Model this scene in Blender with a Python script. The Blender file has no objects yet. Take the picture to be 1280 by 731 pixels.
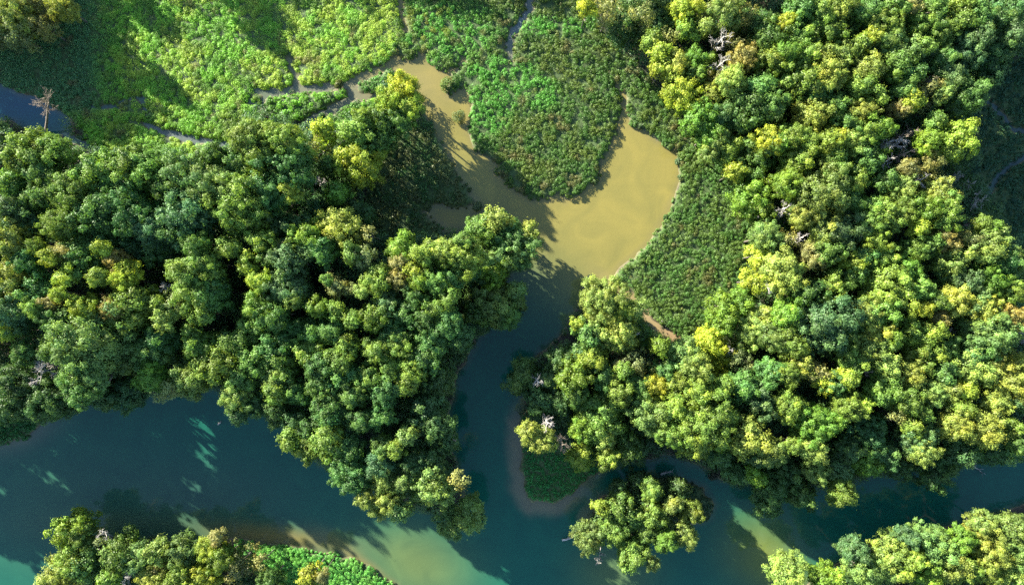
import bpy, math, random
import numpy as np
from mathutils import Vector, Euler

SEED = 7
rng = np.random.default_rng(SEED)
random.seed(SEED)
scene = bpy.context.scene
col = scene.collection

# ------------------------------------------------------------------ frame
H = 175.0            # camera height above the water (m)
PX = 0.2             # metres per photo pixel at water level
def gx(x): return (x - 640.0) * PX
def gy(y): return (365.5 - y) * PX
def ground(pts): return np.array([(gx(x), gy(y)) for x, y in pts], dtype=float)

SUN_AZ_SHADOW = 39.0   # shadows fall right and down, this many degrees below the picture's horizontal
SUN_EL = 21.0

# ------------------------------------------------------------------ materials
def new_mat(name):
    m = bpy.data.materials.new(name); m.use_nodes = True
    nt = m.node_tree; nt.nodes.clear()
    return m, nt, nt.nodes, nt.links

def leaf_material(name, use_object_colour, trans=0.36):
    m, nt, N, L = new_mat(name)
    out = N.new('ShaderNodeOutputMaterial')
    at = N.new('ShaderNodeAttribute'); at.attribute_name = 'col'
    if use_object_colour:
        oi = N.new('ShaderNodeObjectInfo')
        mul = N.new('ShaderNodeMix'); mul.data_type = 'RGBA'; mul.blend_type = 'MULTIPLY'
        mul.inputs['Factor'].default_value = 1.0
        L.new(oi.outputs['Color'], mul.inputs['A']); L.new(at.outputs['Color'], mul.inputs['B'])
        c = mul.outputs['Result']
    else:
        c = at.outputs['Color']
    d = N.new('ShaderNodeBsdfDiffuse'); t = N.new('ShaderNodeBsdfTranslucent')
    g = N.new('ShaderNodeBsdfGlossy'); g.inputs['Roughness'].default_value = 0.5
    L.new(c, d.inputs['Color'])
    tc = N.new('ShaderNodeMix'); tc.data_type = 'RGBA'; tc.blend_type = 'MULTIPLY'
    tc.inputs['Factor'].default_value = 1.0; tc.inputs['B'].default_value = (1.15, 1.2, 0.6, 1)
    L.new(c, tc.inputs['A']); L.new(tc.outputs['Result'], t.inputs['Color'])
    mx = N.new('ShaderNodeMixShader'); mx.inputs[0].default_value = trans
    L.new(d.outputs[0], mx.inputs[1]); L.new(t.outputs[0], mx.inputs[2])
    mg = N.new('ShaderNodeMixShader'); mg.inputs[0].default_value = 0.02
    L.new(mx.outputs[0], mg.inputs[1]); L.new(g.outputs[0], mg.inputs[2])
    L.new(mg.outputs[0], out.inputs['Surface'])
    return m

M_LEAF = leaf_material('tree leaves', True)
M_PLANT = leaf_material('marsh leaves', False, 0.35)

def bark_material(name, c1, c2):
    m, nt, N, L = new_mat(name)
    out = N.new('ShaderNodeOutputMaterial'); b = N.new('ShaderNodeBsdfPrincipled')
    b.inputs['Roughness'].default_value = 0.9
    tc = N.new('ShaderNodeTexCoord'); no = N.new('ShaderNodeTexNoise')
    no.inputs['Scale'].default_value = 3.0; no.inputs['Detail'].default_value = 5
    r = N.new('ShaderNodeValToRGB')
    r.color_ramp.elements[0].position = .35; r.color_ramp.elements[1].position = .65
    r.color_ramp.elements[0].color = (*c1, 1); r.color_ramp.elements[1].color = (*c2, 1)
    L.new(tc.outputs['Object'], no.inputs['Vector']); L.new(no.outputs[0], r.inputs[0])
    L.new(r.outputs[0], b.inputs['Base Color']); L.new(b.outputs[0], out.inputs['Surface'])
    return m
M_BARK = bark_material('bark', (.06, .05, .04), (.12, .10, .08))
M_DEAD = bark_material('dead grey wood', (.24, .22, .20), (.40, .37, .34))
M_DEADB = bark_material('dead brown wood', (.12, .095, .07), (.22, .175, .13))
M_DEADW = bark_material('bleached wood', (.24, .225, .20), (.37, .345, .31))

# ------------------------------------------------------------------ mesh helpers
def quad_mesh(name, V, colr, mat):
    """V: (n,4,3) separate quads, colr: (n,3) per-face colour"""
    n = len(V)
    me = bpy.data.meshes.new(name)
    me.vertices.add(n * 4); me.loops.add(n * 4); me.polygons.add(n)
    me.vertices.foreach_set('co', V.reshape(-1).astype(np.float32))
    me.loops.foreach_set('vertex_index', np.arange(n * 4, dtype=np.int32))
    me.polygons.foreach_set('loop_start', np.arange(0, n * 4, 4, dtype=np.int32))
    a = me.attributes.new('col', 'FLOAT_VECTOR', 'FACE')
    a.data.foreach_set('vector', np.ascontiguousarray(colr, dtype=np.float32).reshape(-1))
    me.materials.append(mat)
    me.update(calc_edges=True)
    return me

def unit(v):
    return v / (np.linalg.norm(v, axis=1, keepdims=True) + 1e-9)

def leaf_quads(C, Nn, ln, wd, rg):
    n = len(C)
    r = rg.normal(size=(n, 3))
    t = unit(np.cross(Nn, r)); b = np.cross(Nn, t)
    ln = np.asarray(ln).reshape(-1, 1); wd = np.asarray(wd).reshape(-1, 1)
    V = np.empty((n, 4, 3))
    V[:, 0] = C - t * ln * .5
    V[:, 1] = C + b * wd * .5 + t * ln * .08
    V[:, 2] = C + t * ln * .5
    V[:, 3] = C - b * wd * .5 + t * ln * .08
    return V

def sphere_dirs(n, rg, zmin=-1.0):
    z = rg.uniform(zmin, 1, n); a = rg.uniform(0, 2 * math.pi, n)
    s = np.sqrt(np.maximum(0, 1 - z * z))
    return np.stack([s * np.cos(a), s * np.sin(a), z], 1)

def link(name, data, parent=None, mat=None):
    o = bpy.data.objects.new(name, data); col.objects.link(o)
    if parent: o.parent = parent
    return o

def tag(o, label=None, cat=None, group=None, kind=None):
    if label: o['label'] = label
    if cat: o['category'] = cat
    if group: o['group'] = group
    if kind: o['kind'] = kind
    return o

class Tubes:
    def __init__(self): self.v = []; self.f = []
    def tube(self, pts, radii, sides=5):
        base = len(self.v); pts = [np.asarray(p, float) for p in pts]
        for i, p in enumerate(pts):
            a = pts[max(0, i - 1)]; b = pts[min(len(pts) - 1, i + 1)]
            d = b - a; d = d / (np.linalg.norm(d) + 1e-9)
            u = np.cross(d, (0, 0, 1) if abs(d[2]) < .9 else (1, 0, 0)); u /= np.linalg.norm(u)
            w = np.cross(d, u)
            for k in range(sides):
                an = 2 * math.pi * k / sides
                self.v.append(p + radii[i] * (math.cos(an) * u + math.sin(an) * w))
        for i in range(len(pts) - 1):
            for k in range(sides):
                k2 = (k + 1) % sides
                self.f.append((base + i * sides + k, base + i * sides + k2, base + (i + 1) * sides + k2, base + (i + 1) * sides + k))
        self.f.append(tuple(base + k for k in range(sides))[::-1])
        self.f.append(tuple(base + (len(pts) - 1) * sides + k for k in range(sides)))
    def mesh(self, name, mat):
        me = bpy.data.meshes.new(name); me.from_pydata([tuple(p) for p in self.v], [], self.f)
        me.materials.append(mat); me.update()
        for p in me.polygons: p.use_smooth = True
        return me

# ------------------------------------------------------------------ crown prototypes (metres)
def crown(R, vz, style, rg):
    """leaf cloud of a crown of radius R, centred on the origin, grown from many leaf clumps"""
    # a low-frequency lumpiness so that no crown is an ellipsoid
    ph = rg.uniform(0, 6.28, 6); am = rg.uniform(.06, .17, 3)
    def shape(d):
        a = np.arctan2(d[:, 1], d[:, 0])
        return 1 + am[0] * np.sin(2 * a + ph[0]) + am[1] * np.sin(3 * a + ph[1]) + am[2] * np.sin(5 * a + ph[2]) * (1 - d[:, 2] ** 2)
    if style == 'B':   lob, lobr = 5.4, (.42, .88)
    elif style == 'F': lob, lobr = 6.2, (.32, .75)
    else:              lob, lobr = 3.4, (.40, .85)
    nl = max(10, int(lob * R * R * (.7 + .3 * vz)))
    D = sphere_dirs(nl * 10, rg, -.5)
    keep = []
    mind = 1.45 / math.sqrt(nl)
    for d in D:
        if all(np.dot(d - k, d - k) > (mind * 1.1) ** 2 for k in keep): keep.append(d)
        if len(keep) >= nl: break
    D = np.array(keep); nl = len(D)
    sc = shape(D) * (1.08 - .5 * rg.random(nl) ** 1.6)
    C = D * sc[:, None] * R * np.array([1, 1, vz])
    lr = rg.uniform(lobr[0], lobr[1], nl) * (.80 + .05 * R)
    C = C * np.maximum(.3, (1 - .40 * lr / (R * sc)))[:, None]
    # extra inner clumps close the holes
    ni = max(4, int(nl * .45))
    Di = sphere_dirs(ni, rg, -.6)
    Ci = Di * (rg.uniform(.35, .7, ni) * R)[:, None] * np.array([1, 1, vz])
    lri = rg.uniform(.7, 1.1, ni) * (.75 + .05 * R)
    allV = []; allC = []
    for j, (cc, rr, inner) in enumerate([(C[i], lr[i], False) for i in range(nl)] + [(Ci[i], lri[i], True) for i in range(ni)]):
        area = 4 * math.pi * rr * rr * .8
        dens = {'B': 46, 'F': 48, 'T': 16}[style] * (.35 if inner else 1)
        n = max(12, int(area * dens))
        d = sphere_dirs(n, rg, -.65)
        out = cc / (np.linalg.norm(cc) + 1e-6)
        rad = rr * rg.uniform(.55, 1.08, n) ** .6
        fl = rg.random(n) < .32; rad = np.where(fl, rad * rg.uniform(1.05, 1.65, n), rad)
        kn = 1 + .2 * np.sin(d[:, 0] * 5 + j) * np.sin(d[:, 1] * 5 + 2 * j) * 1.7
        P = cc + d * (rad * kn)[:, None] * np.array([1, 1, .85])
        if style == 'F':
            P = P + out * (rg.uniform(0, 1, n) ** 2 * .55)[:, None]
        nr = unit(d * .9 + out * .35 + np.array([0, 0, .25]) + rg.normal(size=(n, 3)) * .38)
        if style == 'F':
            ln = rg.uniform(.22, .46, n); wd = rg.uniform(.11, .20, n)
        else:
            ln = rg.uniform(.20, .38, n); wd = rg.uniform(.15, .26, n)
        allV.append(leaf_quads(P, nr, ln, wd, rg))
        v = rg.uniform(.72, 1.28) * rg.uniform(.84, 1.16, n)
        warm = rg.uniform(0, 1) ** 2.5 * .55 + rg.uniform(-.08, .08, n)
        allC.append(np.stack([v * (.92 + .5 * warm), v * (.97 + .12 * warm), v * (1.05 - .45 * warm)], 1))
    return quad_mesh('crown', np.concatenate(allV), np.concatenate(allC), M_LEAF)

def branches_mesh(name, height, spread, mat, rg, levels=4, start=.35, lean=(0, 0), dens=1.0):
    """a leafless tree: trunk in one mesh, limbs and twigs in another"""
    tr = Tubes(); br = Tubes()
    top = np.array([lean[0], lean[1], height * .8])
    n = 6
    tp = [np.array([0, 0, -.6])] + [top * (i / n) + np.array([rg.normal() * .08, rg.normal() * .08, 0]) * (i / n) for i in range(1, n + 1)]
    r0 = .018 * height
    tr.tube(tp, [r0 * (1.25 - .95 * i / n) for i in range(n + 1)], 7)
    def grow(p, d, ln, r, lev):
        pts = [p]; q = p.copy(); dd = d.copy()
        k = 3
        for i in range(k):
            dd = dd + rg.normal(size=3) * .10 + np.array([0, 0, .07]); dd /= np.linalg.norm(dd)
            q = q + dd * ln / k; pts.append(q.copy())
        br.tube(pts, [max(.024, r * (1 - .7 * i / k)) for i in range(k + 1)], 4 if lev > 1 else 3)
        if lev <= 0: return
        m = int(rg.integers(3, 6) * dens + .5)
        for i in range(m):
            t = rg.uniform(.35, 1)
            a = pts[min(k, int(t * k))]
            nd = dd + rg.normal(size=3) * .46; nd[2] = max(nd[2], -.15); nd /= np.linalg.norm(nd)
            grow(a, nd, ln * rg.uniform(.42, .8), max(.04, r * .5), lev - 1)
    nb = int(9 * dens)
    for i in range(nb):
        t = start + (1 - start) * (i + .5) / nb
        p = top * t
        a = 2.4 * i + rg.uniform(-.4, .4)
        up = .12 + .75 * t
        d = np.array([math.cos(a), math.sin(a), up]); d /= np.linalg.norm(d)
        grow(p, d, spread * rg.uniform(.7, 1.0) * (1.15 - .5 * t), r0 * .5 * (1.2 - .7 * t), levels - 1)
    return tr.mesh('trunk', mat), br.mesh('branches', mat)

def trunk_mesh(rg, nl=6):
    """unit-height living trunk with limbs (scaled per tree): height 1, limb reach 1 in x and y"""
    t = Tubes()
    bend = rg.normal(size=2) * .05
    P = [np.array([bend[0] * math.sin(3 * s), bend[1] * math.sin(3 * s), s]) for s in (-.05, .2, .4, .6, .8, .95)]
    t.tube(P, [.09, .07, .06, .05, .035, .015], 8)
    for i in range(nl):
        s = rg.uniform(.5, .85); a = i * 2.4 + rg.uniform(-.3, .3)
        p = np.array([bend[0] * math.sin(3 * s), bend[1] * math.sin(3 * s), s])
        e = np.array([math.cos(a), math.sin(a), 0]) * rg.uniform(.55, .85)
        t.tube([p, p + e * .5 + np.array([0, 0, .06]), p + e + np.array([0, 0, .15])], [.035, .024, .01], 5)
    return t.mesh('trunk', M_BARK)

SIZES = [1.9, 3.3, 5.2]
PROTO = {}
prg = np.random.default_rng(101)
for st, cnt in (('B', (6, 7, 6)), ('F', (4, 5, 4)), ('T', (3, 3, 1))):
    for si, R in enumerate(SIZES):
        PROTO[st, si] = [crown(R, 1.15 - .1 * si, st, prg) for _ in range(cnt[si])]
TRUNKS = [trunk_mesh(prg) for _ in range(4)]

# ------------------------------------------------------------------ water and land
river_poly = ground([(-90, 575), (0, 556), (32, 548), (48, 530), (70, 518), (115, 503), (190, 492), (262, 484), (320, 500), (362, 540),
    (395, 572), (445, 606), (500, 628), (555, 642), (582, 636), (580, 608), (566, 565), (560, 515), (572, 470), (596, 425), (622, 392), (634, 345),
    (630, 318), (600, 296), (575, 290), (545, 276), (528, 264), (552, 255), (585, 262), (602, 266), (600, 256), (584, 238), (566, 205), (545, 168), (528, 135),
    (512, 104), (497, 93), (478, 84), (490, 72), (516, 74), (527, 66), (540, 79), (552, 88), (562, 93), (566, 100), (556, 112), (558, 119), (571, 113),
    (581, 110), (588, 127), (586, 150), (583, 166), (597, 190), (612, 200), (626, 206), (617, 213), (630, 228), (645, 240), (666, 251), (690, 247), (700, 243), (706, 249),
    (726, 243), (746, 224), (752, 205), (760, 185), (772, 165), (774, 138), (777, 112), (781, 112), (783, 138), (787, 156), (802, 160), (818, 172), (832, 183), (848, 189), (847, 206), (851, 228), (843, 252),
    (829, 275), (812, 302), (795, 318), (783, 330), (766, 346), (757, 353), (738, 354), (726, 378), (700, 420), (668, 448), (652, 476), (656, 508), (649, 530), (651, 570), (654, 606),
    (664, 627), (690, 630), (715, 618), (738, 596), (782, 578), (832, 568), (872, 580), (905, 600), (960, 612), (1040, 606), (1110, 588), (1200, 572), (1360, 548),
    (1360, 600), (1255, 640), (1158, 664), (1090, 680), (1052, 698), (1026, 716), (1002, 734), (975, 745), (955, 830), (520, 830), (496, 733), (470, 712), (440, 697), (410, 689),
    (370, 683), (336, 678), (316, 676), (300, 674), (262, 676), (200, 674), (130, 672), (104, 684), (88, 706), (60, 760), (-90, 830)])
island_poly = ground([(736, 650), (748, 625), (775, 607), (815, 596), (850, 598), (880, 612), (894, 630), (886, 648), (868, 655), (835, 668), (800, 676), (765, 675), (745, 668)])
pool_poly = ground([(-60, 95), (0, 106), (22, 116), (48, 124), (72, 136), (88, 148), (90, 164), (70, 172), (40, 168), (18, 152), (-60, 150)])
# creeks: polyline + half width (photo px)
creeks = [
 ([(490, 77), (470, 90), (452, 99), (432, 107), (400, 111), (372, 112)], 5.0),
 ([(372, 112), (352, 116), (334, 115), (322, 114)], 4.5),
 ([(368, 112), (371, 98), (366, 88), (362, 76)], 3.8),
 ([(334, 120), (326, 134), (312, 128)], 2.6),
 ([(438, 106), (443, 116), (434, 128), (412, 138), (395, 147), (378, 158)], 4.4),
 ([(443, 120), (458, 120), (470, 121)], 3.0),
 ([(84, 170), (100, 176), (108, 182)], 4.0),
 ([(114, 132), (130, 136), (150, 134), (154, 124), (166, 122), (178, 126), (186, 137)], 2.4),
 ([(182, 154), (202, 164), (226, 172), (250, 176), (272, 181), (296, 182), (312, 174)], 4.0),
 ([(296, 182), (288, 200), (270, 211)], 3.0),
 ([(639, 74), (635, 60), (640, 45), (650, 28), (662, 8), (668, -12)], 3.6),
 ([(500, -10), (503, 20), (507, 38)], 2.2),
 ([(560, 92), (570, 87), (579, 76)], 3.0),
 ([(1232, 246), (1246, 222), (1262, 206), (1290, 190)], 3.0),
 ([(1232, 128), (1252, 142), (1268, 160), (1284, 166)], 2.2),
 ([(756, 352), (780, 366), (800, 388), (818, 408), (836, 420), (856, 428)], 5.5),
 ([(776, 118), (770, 106)], 2.4),
 ([(596, 262), (580, 275), (560, 280)], 6.0),
]

def seg_dist(X, Y, P, closed):
    best = np.full(X.shape, 1e9)
    n = len(P)
    for i in range(n if closed else n - 1):
        a = P[i]; b = P[(i + 1) % n]; ab = b - a
        t = np.clip(((X - a[0]) * ab[0] + (Y - a[1]) * ab[1]) / (ab @ ab + 1e-12), 0, 1)
        d = (X - a[0] - t * ab[0]) ** 2 + (Y - a[1] - t * ab[1]) ** 2
        np.minimum(best, d, out=best)
    return np.sqrt(best)

def inside(X, Y, P):
    r = np.zeros(X.shape, bool); n = len(P)
    for i in range(n):
        x1, y1 = P[i]; x2, y2 = P[(i + 1) % n]
        if y1 == y2: continue
        c = ((y1 > Y) != (y2 > Y)) & (X < (x2 - x1) * (Y - y1) / (y2 - y1) + x1)
        r ^= c
    return r

def vnoise(X, Y, scale, seed):
    """smooth value noise, 0..1"""
    r = np.random.default_rng(seed); G = r.random((64, 64))
    u = X / scale; v = Y / scale
    i = np.floor(u).astype(int); j = np.floor(v).astype(int)
    fu = u - i; fv = v - j
    fu = fu * fu * (3 - 2 * fu); fv = fv * fv * (3 - 2 * fv)
    g = lambda a, b: G[a % 64, b % 64]
    return (g(i, j) * (1 - fu) + g(i + 1, j) * fu) * (1 - fv) + (g(i, j + 1) * (1 - fu) + g(i + 1, j + 1) * fu) * fv

def signed(X, Y, P):
    d = seg_dist(X, Y, P, True)
    return np.where(inside(X, Y, P), d, -d)

def land_d(X, Y, bases=None):
    """signed distance to the shore, positive on land"""
    jx = X + (vnoise(X, Y, 2.2, 1) - .5) * 1.1 + (vnoise(X, Y, .9, 5) - .5) * .5
    jy = Y + (vnoise(X, Y, 2.2, 2) - .5) * 1.1 + (vnoise(X, Y, .9, 6) - .5) * .5
    w = signed(jx, jy, river_poly)
    isl = signed(jx, jy, island_poly)
    w = np.minimum(w, -isl)
    w = np.maximum(w, signed(jx, jy, pool_poly))
    for pts, hw in creeks:
        w = np.maximum(w, 1.15 * hw * PX - seg_dist(jx, jy, ground(pts), False))
    d = -w
    if bases is not None:
        for bx, by in bases:
            d = np.maximum(d, 1.5 - np.hypot(X - bx, Y - by))
    return d

# ------------------------------------------------------------------ the trees, read off the photograph: x y radius colour
TREES = {}
TREES['left'] = '''
35 192 19 y;67 188 15 y;55 216 19 g;14 232 17 g;88 240 23 y;122 216 19 y;160 203 16 y;186 210 18 y;160 229 18 g;205 231 14 g;238 222 26 W;233 268 28 b;
40 250 13 g;56 246 11 g;30 280 18 b;12 263 14 b;72 281 13 y;126 270 30 g;165 264 22 g;192 284 21 b;168 310 18 k;202 311 18 k;9 300 18 P;45 308 7 y;62 323 9 Y;80 316 9 o;
101 320 17 g;128 311 9 Y;145 325 13 o;157 337 11 Y;246 308 13 y;251 331 15 y;35 325 13 g;12 352 19 P;46 366 17 g;80 346 9 Y;120 348 9 y;153 351 12 Y;74 368 7 Y;241 354 25 y;
10 390 21 b;45 387 12 y;65 378 8 o;66 398 12 g;103 385 13 Y;142 385 12 o;170 380 19 y;140 401 10 y;195 380 9 y;218 377 12 p;207 398 11 P;5 415 8 Y;108 425 33 W;65 440 10 g;29 440 12 g;
155 450 17 W;184 440 20 W;200 420 15 g;216 430 17 k;190 470 14 l;90 465 14 g;118 470 12 W;100 492 14 g;215 485 14 p;240 475 15 W;240 413 9 y;252 394 9 y;248 431 14 y;254 460 10 y;
20 490 22 k;60 500 20 k;86 482 12 k;160 490 15 k;5 512 14 k;130 494 14 k;
320 182 26 y;354 180 22 y;299 206 19 g;356 212 24 g;302 253 27 y;340 238 21 g;362 241 9 Y;270 236 25 W;264 195 13 g;405 165 11 Y;399 184 11 p;445 165 17 y;428 200 11 Y;452 205 19 Y;
410 206 10 g;420 241 11 l;450 268 13 k;425 284 18 P;386 295 15 l;401 311 15 g;440 316 10 y;460 293 9 p;454 321 12 p;285 309 11 y;325 304 14 y;310 326 11 Y;355 305 7 p;361 326 19 b;
260 330 13 y;340 322 13 g;345 285 16 k;365 285 17 k;395 262 14 k;325 352 12 Y;356 361 22 b;262 367 18 g;367 378 8 y;395 383 10 l;420 390 11 y;420 358 9 o;408 349 6 y;440 364 8 p;453 363 7 P;
471 350 14 y;318 385 14 l;341 396 17 g;315 411 16 y;299 431 18 g;275 456 18 y;346 430 17 g;321 451 16 y;351 456 17 y;370 411 14 g;391 416 17 g;386 441 15 y;415 416 13 g;401 457 15 g;
435 431 11 y;440 400 9 y;469 397 14 l;470 440 13 y;482 378 13 b;430 466 17 g;400 482 13 g;346 476 15 W;300 474 13 g;370 491 13 g;345 492 11 y;294 496 14 P;410 506 15 g;440 496 13 g;461 471 13 y;489 461 13 y;
500 311 14 l;500 330 8 o;498 350 9 o;530 320 15 y;519 336 11 Y;550 315 13 P;575 321 21 y;591 341 18 g;580 300 10 y;605 286 15 y;628 287 18 g;642 313 23 W;660 291 10 P;622 275 11 P;
615 345 14 l;620 379 20 W;645 365 10 W;595 386 16 g;632 392 15 g;525 350 13 l;545 355 12 y;562 346 13 g;560 371 10 y;545 386 15 y;505 391 15 g;520 371 12 g;490 416 14 g;532 403 13 g;562 406 14 g;500 431 14 y;
575 425 13 k;540 428 14 g;425 452 15 y;515 465 13 y;490 478 11 g;530 448 17 g;545 477 15 k;508 482 10 y;480 494 12 g;475 520 13 g;450 527 12 g;408 521 10 g;411 551 18 y;436 561 13 g;
530 510 17 k;546 532 15 k;510 546 9 W;480 561 13 g;494 563 9 y;475 581 13 b;450 581 13 k;480 601 13 W;501 606 9 W;540 608 19 W;446 600 13 g;556 552 14 k;575 600 10 p;538 580 16 k;515 580 13 k;
586 645 17 W;560 656 13 W;481 630 14 P;502 640 11 W;456 625 8 P;385 560 13 y;370 530 15 k;390 535 14 g;362 550 11 y;430 590 13 g;425 515 12 k;300 520 9 k;320 505 12 k;345 515 13 k;
504 112 16 Y;490 128 15 Y;512 135 12 Y;480 150 17 g;455 150 14 y;500 150 13 g;470 175 15 g;
'''
TREES['right'] = '''
734 9 8 Y;760 15 14 p;780 31 16 k;801 20 15 p;820 40 15 k;831 10 14 k;855 14 13 Y;872 8 8 Y;860 36 10 y;880 34 9 P;890 18 12 p;911 15 17 W;931 18 13 p;925 50 17 p;815 50 9 y;836 45 10 p;823 66 10 Y;830 83 10 Y;
846 80 12 P;868 76 12 l;869 95 9 y;890 74 12 y;855 114 17 Y;874 146 15 l;890 122 12 P;931 70 12 o;914 101 14 P;892 100 12 p;945 31 16 k;961 46 17 g;965 76 14 y;950 110 15 g;931 139 19 g;
905 145 14 k;965 131 14 g;962 175 13 Y;900 171 12 W;886 168 13 l;985 25 7 Y;1000 10 14 g;1025 20 14 y;1050 8 14 P;1036 41 17 y;1000 50 14 y;1065 34 14 k;1085 15 14 g;1100 26 12 y;1120 8 10 y;1140 6 9 o;1116 31 12 y;
1090 45 8 Y;1075 58 10 y;1010 69 15 y;1030 68 10 P;1052 70 12 P;985 65 12 l;1000 101 19 y;1035 91 16 P;1085 85 14 P;1093 68 9 k;1111 50 14 W;1130 65 17 W;1156 60 9 y;1150 34 13 y;1166 30 12 g;1180 41 12 y;1201 25 11 y;
1205 10 15 y;1170 8 10 g;1221 20 14 g;1242 32 17 k;1262 15 17 k;1272 45 14 b;1120 80 15 y;1140 92 11 g;1075 108 11 y;1093 120 11 y;1055 110 14 k;1045 130 12 g;1025 113 13 g;1015 146 17 P;1076 140 13 P;1060 156 14 g;1096 160 15 l;
1130 114 13 g;1143 126 9 Y;1125 136 9 o;1155 115 15 p;1180 118 8 W;1190 95 14 b;1155 80 14 k;1180 75 12 g;1206 66 14 b;1216 118 14 g;1200 133 13 k;1170 152 9 y;1195 177 19 Y;1162 176 13 l;1230 75 14 k;1250 65 14 k;1225 45 13 b;1240 95 11 k;
1050 171 9 Y;1030 181 16 y;990 172 14 y;975 178 10 l;1165 205 13 p;1176 231 12 p;1169 243 16 P;1186 247 8 y;1126 236 13 P;1136 208 8 o;1105 225 10 g;1095 191 17 l;1080 166 13 y;1110 272 16 y;1150 263 15 l;1181 269 16 y;1228 277 8 y;
1090 260 13 y;1130 265 12 y;890 186 13 W;914 186 13 y;945 195 24 g;920 215 9 Y;941 246 17 l;952 262 13 y;985 230 14 l;1000 206 16 y;1012 180 14 y;1041 195 13 y;1046 175 8 Y;1063 178 14 P;1046 212 13 y;1080 201 17 g;1025 243 28 W;1040 222 10 y;
1006 271 12 P;1030 286 15 P;960 296 15 W;951 320 11 Y;985 300 10 p;976 331 17 P;1015 320 12 o;1036 316 15 y;1052 290 24 b;1070 226 12 y;1065 252 12 g;1086 281 12 y;1068 328 10 Y;1096 301 13 y;945 352 11 Y;985 347 16 P;
905 384 15 l;931 378 13 l;904 402 15 l;955 393 10 P;945 413 20 P;970 421 14 W;889 429 17 Y;905 446 15 Y;926 451 12 p;985 395 16 l;1010 366 17 g;1040 358 14 y;1035 405 30 b;1008 421 15 b;1085 391 13 P;1090 414 15 P;1096 436 16 W;
1066 343 14 g;990 431 14 y;965 466 14 g;1001 456 11 P;1020 466 10 o;1031 477 10 Y;985 467 13 y;1066 452 15 y;1060 474 10 Y;905 484 10 y;870 490 17 y;930 487 18 g;950 502 17 b;990 506 13 y;870 461 17 W;860 440 13 W;
1150 283 10 Y;1146 310 12 y;1165 306 10 y;1180 299 14 o;1195 321 17 P;1215 300 13 p;1233 306 18 P;1236 327 11 p;1241 285 8 l;1135 335 12 l;1106 321 12 y;1085 320 11 g;1112 364 26 y;1150 360 13 y;1100 387 18 y;1170 376 9 y;1160 386 7 Y;1175 396 9 o;
1210 354 14 b;1240 350 15 l;1230 369 8 W;1271 365 12 y;1256 330 14 g;1276 325 12 W;1195 376 15 P;1230 386 16 P;1236 414 25 W;1265 396 12 o;1170 412 9 Y;1150 416 17 y;1080 432 14 W;1115 426 9 l;1181 436 13 g;1060 410 14 g;1190 345 11 k;
1111 456 10 P;1095 458 10 y;1155 441 17 y;1135 468 14 P;1105 486 17 y;1135 501 15 y;1165 490 13 W;1188 489 10 P;1215 460 17 P;1210 486 10 Y;1205 511 9 y;1226 441 14 g;1265 470 23 P;1251 501 12 P;1180 468 11 g;1065 505 14 y;1081 508 7 Y;1120 521 8 p;
1141 535 10 y;1156 517 7 y;1150 548 17 b;1155 563 13 P;1195 531 13 P;1230 533 18 P;1266 535 9 y;1085 541 20 k;1084 577 15 l;1170 588 17 k;1248 562 18 k;1276 552 12 g;1221 520 12 k;1060 560 14 k;1108 568 13 k;1200 565 15 k;1122 586 12 k;1275 500 14 b;
880 531 28 y;908 524 11 y;936 546 19 P;985 511 14 y;1020 531 21 l;1060 512 12 y;965 566 14 W;990 556 7 y;1018 563 13 P;945 596 9 l;1021 590 12 W;1055 616 13 y;965 615 20 k;1000 615 16 k;990 588 14 k;925 592 13 k;1046 582 15 b;900 570 12 k;
845 512 14 y;815 521 19 W;838 545 12 y;868 552 18 y;950 570 13 k;1040 480 12 g;
'''
TREES['middle'] = '''
755 373 21 P;780 386 12 y;797 387 9 P;721 405 6 Y;745 415 15 W;775 414 16 P;742 446 14 y;804 420 11 g;825 430 10 l;850 447 17 W;795 455 17 p;780 462 9 y;756 470 14 g;715 470 16 l;700 452 13 k;652 472 16 k;
675 501 13 k;720 492 12 g;820 485 12 Y;846 485 13 y;700 500 13 k;775 490 14 y;800 483 14 g;752 515 27 y;727 535 13 l;660 539 9 P;676 551 13 P;725 571 13 y;756 550 9 P;760 571 12 y;786 555 15 g;791 530 13 k;735 420 11 g;690 475 12 k;830 465 12 g;725 440 11 k;
'''
TREES['island'] = '''
774 634 17 y;815 614 12 y;752 634 9 Y;737 672 16 W;767 666 15 y;791 693 18 y;816 645 17 y;843 631 9 P;865 642 12 y;856 670 13 W;832 677 12 l;808 666 13 g;817 705 7 W;790 652 11 g;800 600 11 k;850 610 11 k;775 610 10 k;
'''
TREES['lower right'] = '''
986 717 19 P;1031 722 15 l;1045 724 10 Y;1069 687 14 b;1083 714 17 W;1118 690 18 W;1115 713 15 W;1136 674 13 b;1170 683 23 W;1134 719 8 Y;1206 676 12 l;1163 713 17 l;1192 711 18 P;1231 656 13 W;1236 687 22 P;1269 664 16 W;1266 717 17 P;1215 712 13 y;1272 692 14 W;1145 700 12 y;1240 718 12 y;
'''
TREES['lower left'] = '''
88 664 17 l;104 672 14 y;92 704 17 y;108 706 16 g;124 678 9 p;148 692 17 y;178 698 15 W;198 689 11 P;228 690 15 W;261 688 12 Y;252 722 14 Y;270 672 7 o;201 710 8 o;194 723 13 P;224 720 13 y;277 698 14 l;74 725 18 P;136 725 9 l;299 705 17 p;325 704 8 p;338 726 12 g;389 721 11 Y;402 720 6 o;
'''
TREES['corner'] = '''
14 14 23 P;46 14 20 p;76 8 13 P;20 44 16 p;-8 40 17 p;52 34 12 p;
'''
BASEH = {'left': 23.5, 'right': 20.5, 'middle': 17.5, 'island': 13, 'lower right': 18, 'lower left': 13.5, 'corner': 12.5}
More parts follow.
